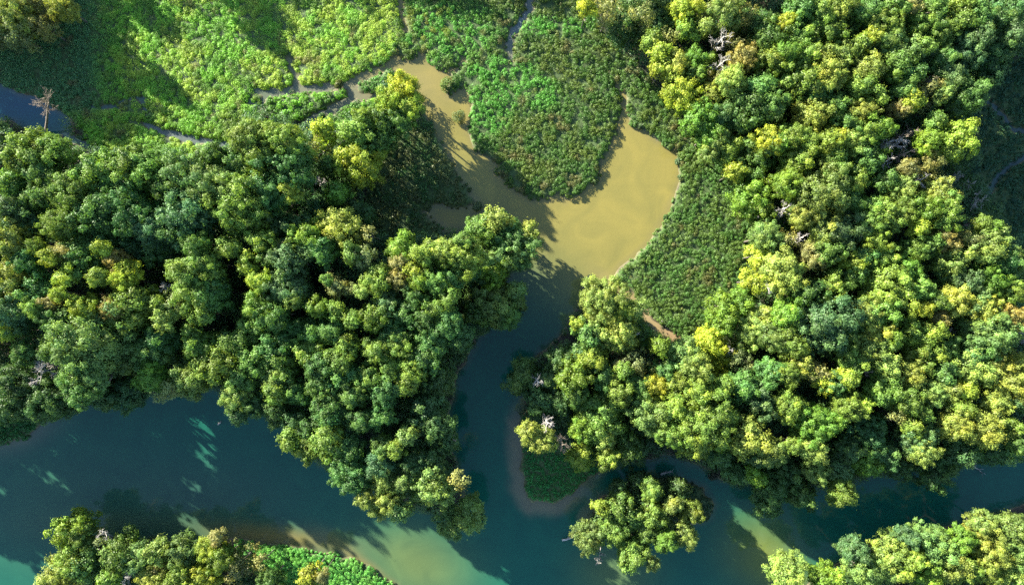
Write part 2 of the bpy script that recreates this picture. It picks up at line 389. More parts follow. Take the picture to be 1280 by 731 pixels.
# dead trees: x y radius shade (g grey, b brown, w white)
DEADS = [(48, 465, 23, 'g'), (201, 358, 10, 'w'), (905, 46, 15, 'w'), (905, 76, 15, 'w'), (947, 156, 7, 'g'), (1115, 176, 18, 'g'), (1141, 164, 13, 'b'), (1110, 201, 15, 'g'), (1136, 190, 12, 'b'),
         (1166, 100, 10, 'b'), (1154, 224, 13, 'g'), (1197, 221, 9, 'w'), (1212, 231, 9, 'w'), (1222, 250, 14, 'w'), (984, 260, 15, 'w'), (1004, 296, 11, 'g'), (963, 360, 10, 'w'), (913, 438, 8, 'w'),
         (1086, 466, 10, 'b'), (1186, 411, 8, 'b'), (1275, 421, 12, 'w'), (795, 417, 7, 'w'), (673, 478, 11, 'w'), (685, 529, 13, 'g'), (703, 556, 14, 'b'), (747, 703, 8, 'w'), (126, 663, 10, 'w'),
         (156, 722, 12, 'w'), (57, 122, 13, 'b'), (1235, 328, 10, 'g'), (395, 225, 8, 'g'), (567, 550, 9, 'b')]

PAL = {'y': (.128, .198, .030), 'g': (.062, .140, .033), 'b': (.056, .118, .050), 'k': (.042, .100, .034), 'l': (.110, .195, .020), 'Y': (.265, .305, .028),
       'o': (.23, .185, .06), 'p': (.19, .19, .068), 'W': (.130, .200, .052), 'P': (.220, .262, .052)}
_mean = np.array((.120, .185, .032))
PAL = {k: tuple(np.array(v) * .78 + _mean * .22) for k, v in PAL.items()}
CNAME = {'y': 'yellow-green', 'g': 'mid-green', 'b': 'blue-green', 'k': 'dark green', 'l': 'lime green', 'Y': 'golden yellow', 'o': 'rusty orange', 'p': 'pale olive', 'W': 'silvery green', 'P': 'pale yellow'}
STYLE = {'y': 'B', 'g': 'B', 'b': 'B', 'k': 'B', 'l': 'B', 'Y': 'F', 'o': 'F', 'p': 'T', 'W': 'F', 'P': 'F'}

def base_h(wood, x, y):
    h = BASEH[wood]
    if wood == 'left':
        if y < 185 and x > 380: h = 15.5
        elif x > 380 and y < 280: h = 15
        elif x > 580 and 260 < y < 400: h = 14.5
        elif x > 540 and y > 630: h = 15
        elif x > 600: h = 20
    if wood == 'middle' and y > 495 and x > 710: h = 12.5
    if wood == 'left' and x < 130 and y > 280: h += 2
    if wood == 'left' and 130 <= x < 400 and y > 400: h -= 3.6 if x < 270 and y > 425 else 2.5
    if wood == 'right':
        if x < 900 and y < 200: h = 16
        if x < 960 and 150 < y < 460: h = 15.5
        if y > 570: h = 15.5
    return h

trees = []
for wood, txt in TREES.items():
    for it in txt.replace('\n', '').split(';'):
        if not it.strip(): continue
        x, y, r, c = it.split(); trees.append(dict(wood=wood, x=float(x), y=float(y), r=float(r), c=c))
trg = np.random.default_rng(33)
for t in trees:
    h = base_h(t['wood'], t['x'], t['y']) + trg.uniform(-.8, .8)
    c = t['c']
    if c == 'k': h -= 2.5 if t['y'] > 440 and t['wood'] == 'left' else 3.5
    elif c in 'YPyl': h += .8
    elif c == 'o': h += .4
    h += min(2.5, max(0, (t['r'] - 18) * .22))
    t['h'] = h
    s = 0 if t['r'] < 11.5 else (1 if t['r'] < 20 else 2)
    t['s'] = s
    R0 = t['r'] * PX
    zc = h - 1.05 * R0
    t['R'] = R0 * (H - zc) / H * 1.30
    t['zc'] = h - t['R'] * (1.40 - .15 * s)
    k = (H - t['zc'] - .4 * t['R']) / H
    t['bx'] = gx(t['x']) * k; t['by'] = gy(t['y']) * k
for t in trees:          # living crowns keep below the dead tops that rise among them
    for x, y, r, sh in DEADS:
        if math.hypot(t['x'] - x, t['y'] - y) < r + .35 * t['r'] and (x, y) != (57, 122):
            t['zc'] -= 3.5; t['h'] -= 3.5; break
deads = []
for x, y, r, sh in DEADS:
    wood = ('corner' if y < 150 and x < 100 else 'lower left' if y > 640 and x < 400 else 'island' if y > 640 else 'middle' if 640 < x < 860 and y > 340 else 'left' if x < 640 else 'right')
    h = base_h(wood, x, y) + 2 if wood != 'corner' else 12.0
    if wood == 'right' and x > 1190: h = 11
    if wood == 'island': h = 6
    if (x, y) in ((395, 225), (567, 550)): h -= 3
    zc = h * .82; k = (H - zc) / H
    deads.append(dict(wood=wood, x=x, y=y, r=r, sh=sh, h=h, bx=gx(x) * k, by=gy(y) * k, R=r * PX * k))

# a trunk that would stand in the water is rooted on the nearest shore and leans out over it
for t in trees + deads:
    t['rx'], t['ry'] = t['bx'], t['by']
for _ in range(14):
    todo = trees + deads
    X = np.array([t['rx'] for t in todo]); Y = np.array([t['ry'] for t in todo])
    e_ = .6
    L0 = land_d(X, Y); gxx = (land_d(X + e_, Y) - land_d(X - e_, Y)); gyy = (land_d(X, Y + e_) - land_d(X, Y - e_))
    gl = np.hypot(gxx, gyy) + 1e-6
    st = np.clip(1.0 - L0, 0, .7)
    for i, t in enumerate(todo):
        if st[i] > 0: t['rx'] += gxx[i] / gl[i] * st[i]; t['ry'] += gyy[i] / gl[i] * st[i]
BASES = [(t['rx'], t['ry']) for t in trees + deads if math.hypot(t['rx'] - t['bx'], t['ry'] - t['by']) < .01]
BASES = []

# ------------------------------------------------------------------ terrain
xs = np.concatenate([[-2500, -900, -400, -220, -175], np.arange(-152, 152.1, .55), [175, 220, 400, 900, 2500]])
ys = np.concatenate([[-2500, -900, -400, -190, -130], np.arange(-94, 94.1, .55), [130, 190, 400, 900, 2500]])
GX, GY = np.meshgrid(xs, ys)
LD = land_d(GX, GY, BASES)
GZ = np.clip(LD * .42, -1.6, .45)
GZ = GZ + np.where(LD > 0, (vnoise(GX, GY, 3, 11) * .25 + vnoise(GX, GY, 1.1, 12) * .12) * np.clip(LD, 0, 1), 0)
far = (np.abs(GX) > 160) | (np.abs(GY) > 100)
GZ[far] = .6
def grid_mesh(name, X, Y, Z, colr, mat):
    ny, nx = X.shape
    me = bpy.data.meshes.new(name)
    n = nx * ny; nf = (nx - 1) * (ny - 1)
    me.vertices.add(n); me.loops.add(nf * 4); me.polygons.add(nf)
    me.vertices.foreach_set('co', np.stack([X, Y, Z], -1).reshape(-1).astype(np.float32))
    i = np.arange(ny - 1)[:, None] * nx + np.arange(nx - 1)[None, :]
    q = np.stack([i, i + 1, i + nx + 1, i + nx], -1).reshape(-1)
    me.loops.foreach_set('vertex_index', q.astype(np.int32))
    me.polygons.foreach_set('loop_start', np.arange(0, nf * 4, 4, dtype=np.int32))
    me.polygons.foreach_set('use_smooth', np.ones(nf, bool))
    a = me.attributes.new('col', 'FLOAT_VECTOR', 'POINT')
    a.data.foreach_set('vector', np.ascontiguousarray(colr, np.float32).reshape(-1))
    me.materials.append(mat); me.update(calc_edges=True)
    return me

def ground_material():
    m, nt, N, L = new_mat('wet soil and litter')
    out = N.new('ShaderNodeOutputMaterial'); b = N.new('ShaderNodeBsdfPrincipled')
    b.inputs['Roughness'].default_value = .85
    at = N.new('ShaderNodeAttribute'); at.attribute_name = 'col'
    tc = N.new('ShaderNodeTexCoord'); no = N.new('ShaderNodeTexNoise'); no.inputs['Scale'].default_value = 1.3; no.inputs['Detail'].default_value = 8
    r = N.new('ShaderNodeValToRGB'); r.color_ramp.elements[0].position = .3; r.color_ramp.elements[1].position = .7
    r.color_ramp.elements[0].color = (.6, .6, .6, 1); r.color_ramp.elements[1].color = (1.35, 1.35, 1.35, 1)
    mu = N.new('ShaderNodeMix'); mu.data_type = 'RGBA'; mu.blend_type = 'MULTIPLY'; mu.inputs['Factor'].default_value = 1
    L.new(tc.outputs['Object'], no.inputs['Vector']); L.new(no.outputs[0], r.inputs[0])
    L.new(at.outputs['Color'], mu.inputs['A']); L.new(r.outputs[0], mu.inputs['B'])
    bp = N.new('ShaderNodeBump'); bp.inputs['Strength'].default_value = .5; bp.inputs['Distance'].default_value = .1
    L.new(no.outputs[0], bp.inputs['Height']); L.new(bp.outputs[0], b.inputs['Normal'])
    L.new(mu.outputs['Result'], b.inputs['Base Color']); L.new(b.outputs[0], out.inputs['Surface'])
    return m

# marsh regions (photo pixels)
MARSH = {
 'west': [(-60, -40), (500, -40), (503, 45), (492, 70), (440, 104), (372, 108), (330, 118), (312, 172), (292, 190), (268, 200), (215, 200), (150, 195), (110, 185), (96, 150), (40, 118), (-60, 92)],
 'creek islet a': [(328, 128), (345, 120), (375, 117), (430, 112), (436, 120), (425, 128), (400, 140), (376, 152), (340, 152)],
 'creek islet b': [(446, 112), (452, 102), (470, 92), (488, 88), (500, 96), (498, 112), (480, 118), (456, 117)],
 'creek islet c': [(395, 152), (415, 142), (440, 130), (455, 124), (485, 124), (490, 140), (455, 152), (420, 160), (400, 165)],
 'centre': [(508, -40), (735, -40), (745, 25), (770, 60), (800, 85), (840, 130), (870, 175), (880, 215), (850, 225), (840, 190), (775, 170), (750, 230), (715, 255), (655, 260), (600, 200), (575, 160), (545, 115), (490, 68)],
 'right': [(846, 185), (880, 185), (915, 205), (935, 240), (945, 280), (948, 330), (938, 365), (905, 385), (880, 410), (858, 424), (835, 415), (800, 380), (765, 350), (800, 310), (850, 235)],
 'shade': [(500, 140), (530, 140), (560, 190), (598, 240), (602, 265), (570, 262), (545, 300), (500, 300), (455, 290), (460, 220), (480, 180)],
 'spit': [(652, 520), (700, 545), (760, 570), (745, 600), (700, 634), (655, 636), (645, 590)],
 'south': [(296, 672), (345, 674), (420, 688), (470, 708), (500, 731), (520, 790), (330, 790), (330, 720), (296, 695)],
 'left bank': [(-60, 500), (40, 500), (95, 495), (60, 525), (30, 555), (-60, 580)],
 'island low': [(800, 592), (850, 594), (885, 608), (900, 634), (885, 655), (850, 650), (820, 610)],
 'far right': [(1190, 150), (1240, 80), (1340, 60), (1340, 330), (1270, 320), (1235, 280), (1200, 230)],
}
MPOLY = {k: ground(v) for k, v in MARSH.items()}

in_marsh = np.zeros(GX.shape, bool)
for k, P in MPOLY.items(): in_marsh |= inside(GX, GY, P)
soil = np.array([.035, .030, .018]); marsh_soil = np.array([.040, .070, .016]); mud = np.array([.11, .092, .045])
GC = np.where(in_marsh[..., None], marsh_soil, soil)
GC = np.where(((np.abs(GX) > 131) | (np.abs(GY) > 77))[..., None], np.array([.045, .085, .022]), GC)
wm = np.clip(1 - LD / .55, 0, 1)[..., None]
GC = GC * (1 - wm) + mud * wm
M_GROUND = ground_material()
g_ob = link('ground', grid_mesh('ground', GX, GY, GZ, GC, M_GROUND)); tag(g_ob, kind='structure')

# ------------------------------------------------------------------ water
def water_material():
    m, nt, N, L = new_mat('silty water')
    out = N.new('ShaderNodeOutputMaterial'); b = N.new('ShaderNodeBsdfPrincipled')
    b.inputs['Roughness'].default_value = .06; b.inputs['IOR'].default_value = 1.33
    at = N.new('ShaderNodeAttribute'); at.attribute_name = 'col'
    tc = N.new('ShaderNodeTexCoord'); no = N.new('ShaderNodeTexNoise'); no.inputs['Scale'].default_value = .12; no.inputs['Detail'].default_value = 5
    no.inputs['Distortion'].default_value = 1.2
    r = N.new('ShaderNodeValToRGB'); r.color_ramp.elements[0].position = .3; r.color_ramp.elements[1].position = .7
    r.color_ramp.elements[0].color = (.86, .89, .92, 1); r.color_ramp.elements[1].color = (1.12, 1.09, 1.04, 1)
    mu = N.new('ShaderNodeMix'); mu.data_type = 'RGBA'; mu.blend_type = 'MULTIPLY'; mu.inputs['Factor'].default_value = 1
    L.new(tc.outputs['Object'], no.inputs['Vector']); L.new(no.outputs[0], r.inputs[0])
    L.new(at.outputs['Color'], mu.inputs['A']); L.new(r.outputs[0], mu.inputs['B'])
    n2 = N.new('ShaderNodeTexNoise'); n2.inputs['Scale'].default_value = 1.6; n2.inputs['Detail'].default_value = 4
    L.new(tc.outputs['Object'], n2.inputs['Vector'])
    bp = N.new('ShaderNodeBump'); bp.inputs['Strength'].default_value = .22; bp.inputs['Distance'].default_value = .05
    L.new(n2.outputs[0], bp.inputs['Height']); L.new(bp.outputs[0], b.inputs['Normal'])
    L.new(mu.outputs['Result'], b.inputs['Base Color']); L.new(b.outputs[0], out.inputs['Surface'])
    return m
PXX = GX / PX + 640; PYY = 365.5 - GY / PX
def blob(c, x, y, rx, ry, target, w=1.0, rot=0):
    a = math.radians(rot); dx = PXX - x; dy = PYY - y
    u = dx * math.cos(a) + dy * math.sin(a); v = -dx * math.sin(a) + dy * math.cos(a)
    k = (np.exp(-((u / rx) ** 2 + (v / ry) ** 2)) * w)[..., None]
    return c * (1 - k) + np.array(target) * k
river_c = np.array([.007, .070, .046]); pond_c = np.array([.158, .136, .038]); silt = np.array([.11, .095, .055])
# silty pond water passes into the deeper clear river along the outlet
f = ((PXX - 690) * -.6 + (PYY - 352) * .8) / 38
kp = 1 / (1 + np.exp(np.clip(f, -30, 30) * 1.7))
north = (PYY < 480) & (PXX < 1000)
kp = np.where(north, kp, 0)[..., None]
WC = river_c * (1 - kp) + pond_c * kp
WC = blob(WC, 535, 100, 60, 50, (.150, .125, .045), .7)
WC = blob(WC, 400, 118, 90, 35, (.11, .115, .09), .85)
WC = blob(WC, 230, 170, 120, 30, (.09, .11, .11), .95)  # blue-grey of the mirrored sky put into the creek colour
WC = blob(WC, 30, 130, 80, 40, (.012, .055, .085), 1)  # pool colour darkened to stand in for the tree shade over it
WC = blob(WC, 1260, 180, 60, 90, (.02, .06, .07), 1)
WC = blob(WC, 650, 30, 30, 60, (.06, .10, .13), .9)  # sky reflection tinted into this creek as well
WC = blob(WC, 560, 272, 50, 24, pond_c * .95, 1)
ks = np.exp(-(np.minimum(LD, 0) / 3.2) ** 4) * np.clip((PXX - 600) / 30, 0, 1) * np.clip((760 - PXX) / 50, 0, 1) * np.clip((PYY - 490) / 40, 0, 1) * np.clip((690 - PYY) / 30, 0, 1) * .85
WC = WC * (1 - ks[..., None]) + np.array([.135, .120, .075]) * ks[..., None]
WC = blob(WC, 240, 625, 150, 55, (.030, .066, .048), .7)
WC = blob(WC, 120, 655, 80, 18, (.08, .10, .05), .6)
WC = blob(WC, 60, 640, 130, 90, (.026, .064, .042), .7)
WC = blob(WC, 30, 540, 45, 18, (.12, .12, .085), .7, -25)
WC = blob(WC, 350, 672, 90, 15, (.135, .110, .038), .9, 6)
WC = blob(WC, 455, 706, 50, 9, (.14, .115, .045), .9, 38)
WC = blob(WC, 520, 705, 70, 50, (.075, .105, .036), .9, 25)  # olive put where sun strikes the river, so these patches look lit
WC = blob(WC, 950, 690, 50, 45, (.080, .105, .030), .9, 35)  # sunlit strip right of the island, likewise tinted into the water
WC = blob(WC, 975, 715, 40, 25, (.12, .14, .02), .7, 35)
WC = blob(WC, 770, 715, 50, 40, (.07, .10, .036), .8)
WC = blob(WC, 800, 385, 45, 9, (.26, .185, .10), 1, 40)
WC = blob(WC, 840, 418, 25, 9, (.24, .16, .09), 1, 40)
edge = np.clip(1 - (-LD) / 1.6, 0, 1)[..., None] * .35
WC = WC * (1 - edge) + silt * edge
wx = GX; wz = np.zeros_like(GX)
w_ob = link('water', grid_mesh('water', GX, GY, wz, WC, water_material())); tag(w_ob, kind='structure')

# ------------------------------------------------------------------ marsh plants (uncountable: one object per marsh)
def lumps(poly_names, density, rad, hgt, colour_fn, seed, leaf=(.22, .42), per=30, exclude=None, box=None, min_ld=-.2, hole=0.0, up=.3, edge=.8):
    rg = np.random.default_rng(seed)
    P = [MPOLY[n] for n in poly_names] if poly_names else None
    if box is None:
        A = np.concatenate(P); box = (A[:, 0].min(), A[:, 0].max(), A[:, 1].min(), A[:, 1].max())
    box = (max(box[0], -142), min(box[1], 142), max(box[2], -84), min(box[3], 84))
    n = int((box[1] - box[0]) * (box[3] - box[2]) * density)
    x = rg.uniform(box[0], box[1], n); y = rg.uniform(box[2], box[3], n)
    if P is not None:
        k = np.zeros(n, bool)
        for q in P: k |= inside(x, y, q)
    else: k = np.ones(n, bool)
    if exclude:
        for q in exclude: k &= ~inside(x, y, MPOLY[q])
    x, y = x[k], y[k]
    ld = land_d(x, y, None)
    k = ld > min_ld; x, y, ld = x[k], y[k], ld[k]
    if hole > 0:
        k = vnoise(x, y, 2.0, seed + 3) * .6 + vnoise(x, y, .9, seed + 4) * .4 > hole
        x, y, ld = x[k], y[k], ld[k]
    m = len(x)
    r = rg.uniform(rad[0], rad[1], m) * (.6 + .4 * np.clip(ld, 0, 1))
    tall = vnoise(x, y, 4.0, seed + 1)
    h = (hgt[0] + (hgt[1] - hgt[0]) * (tall * .6 + rg.random(m) * .4)) * (.5 + .5 * np.clip(ld / edge, 0, 1))
    z0 = np.clip(ld * .42, 0, .45)
    base = colour_fn(x, y, rg, m) * rg.uniform(.82, 1.18, m)[:, None]
    idx = np.repeat(np.arange(m), per); q = len(idx)
    d = sphere_dirs(q, rg, -.25)
    C = np.stack([x[idx], y[idx], z0[idx] + np.maximum(.15, h[idx] - r[idx] * .8)], 1) + d * (r[idx] * rg.uniform(.6, 1.08, q))[:, None] * np.array([1, 1, .9])
    nr = unit(d + np.array([0, 0, up]) + rg.normal(size=(q, 3)) * .32)
    ln = rg.uniform(leaf[0], leaf[1], q); wd = ln * rg.uniform(.5, .75, q)
    V = leaf_quads(C, nr, ln, wd, rg)
    cc = base[idx] * rg.uniform(.8, 1.2, q)[:, None]
    return V, cc

def mixc(a, b, t): t = t[:, None]; return np.array(a) * (1 - t) + np.array(b) * t
def sm(a, b, v): t = np.clip((v - a) / (b - a), 0, 1); return t * t * (3 - 2 * t)
def topx(x, y): return x / PX + 640, 365.5 - y / PX
BR = (.17, .38, .035); BY = (.29, .40, .045); DK = (.060, .138, .022); OL = (.096, .146, .022); BRN = (.16, .125, .05); EM = (.06, .28, .045); SH = (.08, .20, .07)

def c_west(x, y, rg, m):
    px, py = topx(x, y)
    c = mixc(BR, BY, sm(.35, .75, vnoise(x, y, 5, 50) * .6 + vnoise(x, y, 1.6, 51) * .4))
    c = c + (np.array(DK) * 1.1 - c) * (sm(.58, .8, vnoise(x, y, 3, 52)) * .6)[:, None]
    k = sm(150, 105, px) * sm(160, 130, py); c = c + (np.array(SH) - c) * k[:, None]  # top left corner darker and bluer, its shade put into plant colour
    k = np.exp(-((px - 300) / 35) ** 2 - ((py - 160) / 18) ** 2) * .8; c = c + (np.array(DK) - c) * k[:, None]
    k = sm(.82, .93, vnoise(x, y, 2, 53)) * .7; c = c + (np.array(BRN) - c) * k[:, None]
    return c
def c_centre(x, y, rg, m):
    px, py = topx(x, y)
    n = vnoise(x, y, 6, 60) * .5 + vnoise(x, y, 2, 61) * .5
    c = mixc(DK, OL, sm(.35, .7, n))
    gn = np.zeros(m)
    for bx, by, rx, ry in ((540, 40, 45, 50), (590, 45, 35, 40), (625, 90, 45, 22), (610, 140, 35, 45), (680, 120, 22, 25), (690, 35, 60, 12), (640, 110, 40, 30), (740, 25, 15, 12)):
        gn = np.maximum(gn, np.exp(-((px - bx) / rx) ** 2 - ((py - by) / ry) ** 2))
    gn = sm(.25, .8, gn * (.6 + .8 * vnoise(x, y, 2.5, 62)))
    c = c + (np.array((.09, .27, .035)) - c) * gn[:, None]
    k = sm(.55, .8, vnoise(x, y, 1.8, 63)) * np.exp(-((px - 535) / 40) ** 2 - ((py - 30) / 35) ** 2); c = c + (np.array((.24, .20, .03)) - c) * (k * .8)[:, None]
    k = sm(.70, .9, vnoise(x, y, 2.4, 64)) * .65; c = c + (np.array(BRN) - c) * k[:, None]
    return c
def c_right(x, y, rg, m):
    c = mixc((.066, .155, .027), (.098, .165, .028), sm(.3, .7, vnoise(x, y, 4, 70) * .5 + vnoise(x, y, 1.5, 71) * .5))
    k = sm(.75, .92, vnoise(x, y, 2, 72)) * .6
    return c + (np.array(BRN) - c) * k[:, None]
def c_flat(a, b, s):
    return lambda x, y, rg, m: mixc(a, b, sm(.3, .7, vnoise(x, y, 3, s) * .5 + vnoise(x, y, 1.2, s + 1) * .5))

def stuff(name, label, cat, parts):
    V = np.concatenate([p[0] for p in parts]); C = np.concatenate([p[1] for p in parts])
    o = link(name, quad_mesh(name, V, C, M_PLANT)); tag(o, label, cat, kind='stuff'); return o

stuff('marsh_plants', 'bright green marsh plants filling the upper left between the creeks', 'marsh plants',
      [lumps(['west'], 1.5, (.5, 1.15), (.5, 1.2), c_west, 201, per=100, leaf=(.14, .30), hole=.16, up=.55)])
stuff('marsh_plants', 'narrow green islet of marsh plants left of the golden trees between two creek arms', 'marsh plants', [lumps(['creek islet a'], 1.7, (.4, .9), (.6, 1.7), c_flat(BR, DK, 81), 211, per=34)])
stuff('marsh_plants', 'small green islet of marsh plants at the head of the tan channel', 'marsh plants', [lumps(['creek islet b'], 1.7, (.4, .9), (.6, 1.7), c_flat((.07, .19, .03), DK, 83), 212, per=34)])
stuff('marsh_plants', 'dark green marsh plants on the bank just above the golden and yellow-green trees', 'marsh plants', [lumps(['creek islet c'], 1.7, (.4, .9), (.6, 1.7), c_flat(DK, BR, 85), 213, per=34)])
stuff('marsh_shrubs', 'olive and green marsh shrubs on the wide peninsula above the heart shaped pond', 'marsh shrubs', [lumps(['centre'], 2.0, (.4, .85), (.5, 1.5), c_centre, 221, per=60, leaf=(.14, .30), hole=.25)])
stuff('marsh_shrubs', 'even dark green marsh shrubs on the right shore of the heart shaped pond', 'marsh shrubs', [lumps(['right'], 2.3, (.35, .75), (.5, 1.5), c_right, 231, per=54, leaf=(.14, .28), hole=.24)])
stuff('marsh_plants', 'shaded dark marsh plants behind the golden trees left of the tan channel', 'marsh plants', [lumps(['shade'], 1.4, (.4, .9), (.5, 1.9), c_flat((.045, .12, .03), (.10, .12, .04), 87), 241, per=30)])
stuff('reed_bed', 'deep green low spit of reeds where the channel meets the river', 'reed bed', [lumps(['spit'], 3.0, (.3, .55), (.3, .9), c_flat((.035, .20, .045), (.05, .24, .05), 89), 251, per=24, leaf=(.16, .32), min_ld=.4)])
stuff('reed_bed', 'vivid emerald reed bed along the sandy river bank at bottom left', 'reed bed', [lumps(['south'], 2.6, (.4, .7), (.9, 1.6), c_flat((.075, .27, .04), (.13, .34, .05), 91), 261, per=90, leaf=(.13, .28), up=.5)])
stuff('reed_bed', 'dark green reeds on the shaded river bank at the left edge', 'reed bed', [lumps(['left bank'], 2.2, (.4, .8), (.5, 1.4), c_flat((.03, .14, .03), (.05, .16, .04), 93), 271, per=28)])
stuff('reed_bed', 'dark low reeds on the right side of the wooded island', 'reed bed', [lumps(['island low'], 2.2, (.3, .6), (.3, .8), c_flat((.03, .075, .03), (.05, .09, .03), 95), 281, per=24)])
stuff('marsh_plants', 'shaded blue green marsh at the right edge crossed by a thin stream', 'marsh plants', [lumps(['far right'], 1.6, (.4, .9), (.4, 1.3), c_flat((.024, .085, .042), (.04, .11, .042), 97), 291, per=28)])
stuff('undergrowth', 'dark undergrowth on the forest floor beneath the trees', 'undergrowth',
      [lumps(None, .32, (.8, 1.7), (1.0, 3.6), c_flat((.03, .075, .03), (.06, .12, .03), 99), 301, leaf=(.25, .5), per=60, exclude=list(MARSH), box=(-142, 142, -84, 84), min_ld=-.1)])

U = lumps(None, .30, (1.3, 2.4), (3.5, 10.5), c_flat((.042, .10, .036), (.075, .145, .036), 99), 311, leaf=(.3, .52), per=150, exclude=list(MARSH), box=(-142, 142, -84, 84), min_ld=1.0, edge=4.0)
MPOLY['outlet bank'] = ground([(585, 285), (640, 290), (662, 310), (662, 350), (640, 395), (600, 430), (570, 430), (590, 350)])
U2 = lumps(['outlet bank'], .45, (1.2, 2.2), (3, 12), c_flat((.05, .11, .036), (.08, .15, .036), 99), 312, leaf=(.3, .5), per=140, min_ld=.3, edge=3.0)  # extra bank growth added so the willow casts a solid shadow
stuff('understory', 'shaded understory of young growth closing the gaps between the tall trees', 'understory', [U, U2])
# ------------------------------------------------------------------ labels
ANCH = [
 (0, 0, 'the top left corner'), (57, 130, 'the bare tree by the dark pool'), (0, 250, 'the left edge under the pool'), (0, 350, 'the left edge at mid height'),
 (48, 465, 'the big grey dead tree'), (108, 425, 'the large round silvery crown'), (130, 270, 'the broad green crown under the creek'), (237, 222, 'the feathery silvery crown'),
 (142, 385, 'the rusty tree in the left wood'), (145, 325, 'the rusty and golden clump'), (241, 354, 'the knobbly yellow-green crown'), (325, 352, 'the lone golden top'), (330, 190, 'the tall crown below the creek fork'),
 (302, 253, 'the wide crown under the tall one'), (452, 205, 'the big golden tree'), (504, 112, 'the golden tree on the channel'), (425, 284, 'the spiky pale tree'), (294, 496, 'the straw-coloured tree over the river'),
 (340, 420, 'the knobbly canopy'), (420, 390, 'the dark gap in the canopy'), (411, 551, 'the lime tree on the river bank'), (500, 330, 'the rusty tops facing the marsh'), (642, 313, 'the silvery willow on the pond'), (620, 379, 'the silvery tree at the outlet'),
 (530, 450, 'the channel side of the wood'), (540, 608, 'the pale crown near the point'), (586, 645, 'the tip of the wooded point'), (575, 321, 'the sunlit crowns left of the willow'), (470, 470, 'the dense small crowns'),
 (755, 373, 'the pale yellow tree at the pond foot'), (775, 414, 'the straw-yellow crown'), (673, 478, 'the white dead tree by the channel'), (685, 529, 'the grey dead tree above the spit'), (752, 515, 'the great round crown above the spit'), (820, 485, 'the lone golden tree'),
 (790, 655, 'the island middle'), (740, 670, 'the driftwood on the island'), (860, 650, 'the right end of the island'),
 (734, 9, 'the top end of the wood'), (827, 75, 'the twin golden tops'), (855, 114, 'the round golden tree'), (905, 60, 'the pale bare thicket'), (945, 195, 'the great green crown beside the marsh'), (874, 146, 'the lime tree beside the marsh'),
 (984, 260, 'the white bare tree'), (1025, 243, 'the wide silvery crown'), (951, 320, 'the golden tree on the marsh edge'), (963, 360, 'the pale dead top'), (889, 429, 'the vivid yellow tree'), (945, 413, 'the pale feathery crown'), (1035, 405, 'the great blue-green crown'),
 (1052, 290, 'the shadowed blue-green crown'), (1000, 101, 'the wide upper crown'), (1036, 41, 'the upper yellow-green crown'), (1090, 45, 'the small golden top'), (1130, 65, 'the silvery upper crown'), (1200, 25, 'the upper right trees'), (1280, 30, 'the top right corner'),
 (1115, 176, 'the grey dead thicket'), (1195, 177, 'the bright yellow crown by the shaded marsh'), (1222, 250, 'the fan of white dead limbs'), (1150, 283, 'the golden top under the thicket'), (1112, 364, 'the broad yellow-green crown'), (1233, 306, 'the straw-coloured crown near the right edge'),
 (1236, 414, 'the large silvery crown near the right edge'), (1265, 470, 'the large pale crown near the right edge'), (1170, 412, 'the small golden and rusty tops'), (1105, 486, 'the yellow-green cluster'), (1155, 563, 'the pale tree over the river'), (1084, 577, 'the lime tree over the river'),
 (1031, 477, 'the golden and rusty pair'), (1020, 531, 'the vivid lime crown'), (880, 531, 'the widest crown on the river'), (936, 546, 'the pale crown on the river'), (965, 615, 'the dark trees over the water'), (1248, 562, 'the dark bank at the right edge'), (1230, 533, 'the pale tops at the right bank'),
 (986, 717, 'the pale tree beside the sandbank'), (1083, 714, 'the silvery crown on the south bank'), (1170, 683, 'the wide silvery crown on the south bank'), (1269, 664, 'the lower right corner trees'),
 (88, 664, 'the lime tree on the near bank'), (156, 722, 'the bleached dead tree'), (261, 688, 'the tall golden tree'), (320, 700, 'the emerald reed bed'), (20, 500, 'the left bank reeds'), (215, 485, 'the olive tree over the river'), (469, 397, 'the smooth lime crown'),
]
def sizeword(r): return 'small' if r < 10.5 else 'mid-sized' if r < 16.5 else 'broad' if r < 23.5 else 'very broad'
DIRS = ['right of', 'lower right of', 'below', 'lower left of', 'left of', 'upper left of', 'above', 'upper right of']
NTH = ['nearest', 'second', 'third', 'fourth', 'fifth', 'sixth']
def make_labels(items, noun):
    """items: dicts with x, y, desc; gives each its own label"""
    buck = {}
    for t in items:
        d2 = sorted(((t['x'] - a[0]) ** 2 + (t['y'] - a[1]) ** 2, i) for i, a in enumerate(ANCH))
        at = [i for d, i in d2 if d < 49]
        if at and ANCH[at[0]][2].split()[-1] in ('tree', 'crown', 'willow', 'top', 'limbs') and not any(q.get('own') == at[0] for q in items):
            i = at[0]; t['own'] = i
            t['label'] = t['desc'] + ' ' + noun + ', ' + ANCH[i][2] + ' itself' if False else None
            j = [i2 for d, i2 in d2 if d >= 49][0]
        else: j = d2[0][1] if d2[0][0] >= 16 else d2[1][1]
        a = ANCH[j]
        ang = math.degrees(math.atan2(t['y'] - a[1], t['x'] - a[0])) % 360
        t['key'] = (t['desc'], DIRS[int((ang + 22.5) // 45) % 8], j)
        t['dist'] = math.hypot(t['x'] - a[0], t['y'] - a[1])
        buck.setdefault(t['key'], []).append(t)
    for k, L in buck.items():
        L.sort(key=lambda t: t['dist'])
        for i, t in enumerate(L):
            s = f"{k[0]} {noun} {k[1]} {ANCH[k[2]][2]}"
            if len(L) == 2: s += ', the nearer one' if i == 0 else ', the farther one'
            elif len(L) > 2: s += f', {NTH[i]} of {len(L)}' if i else f', nearest of {len(L)}'
            t['label'] = s
for t in trees: t['desc'] = sizeword(t['r']) + ' ' + CNAME[t['c']]
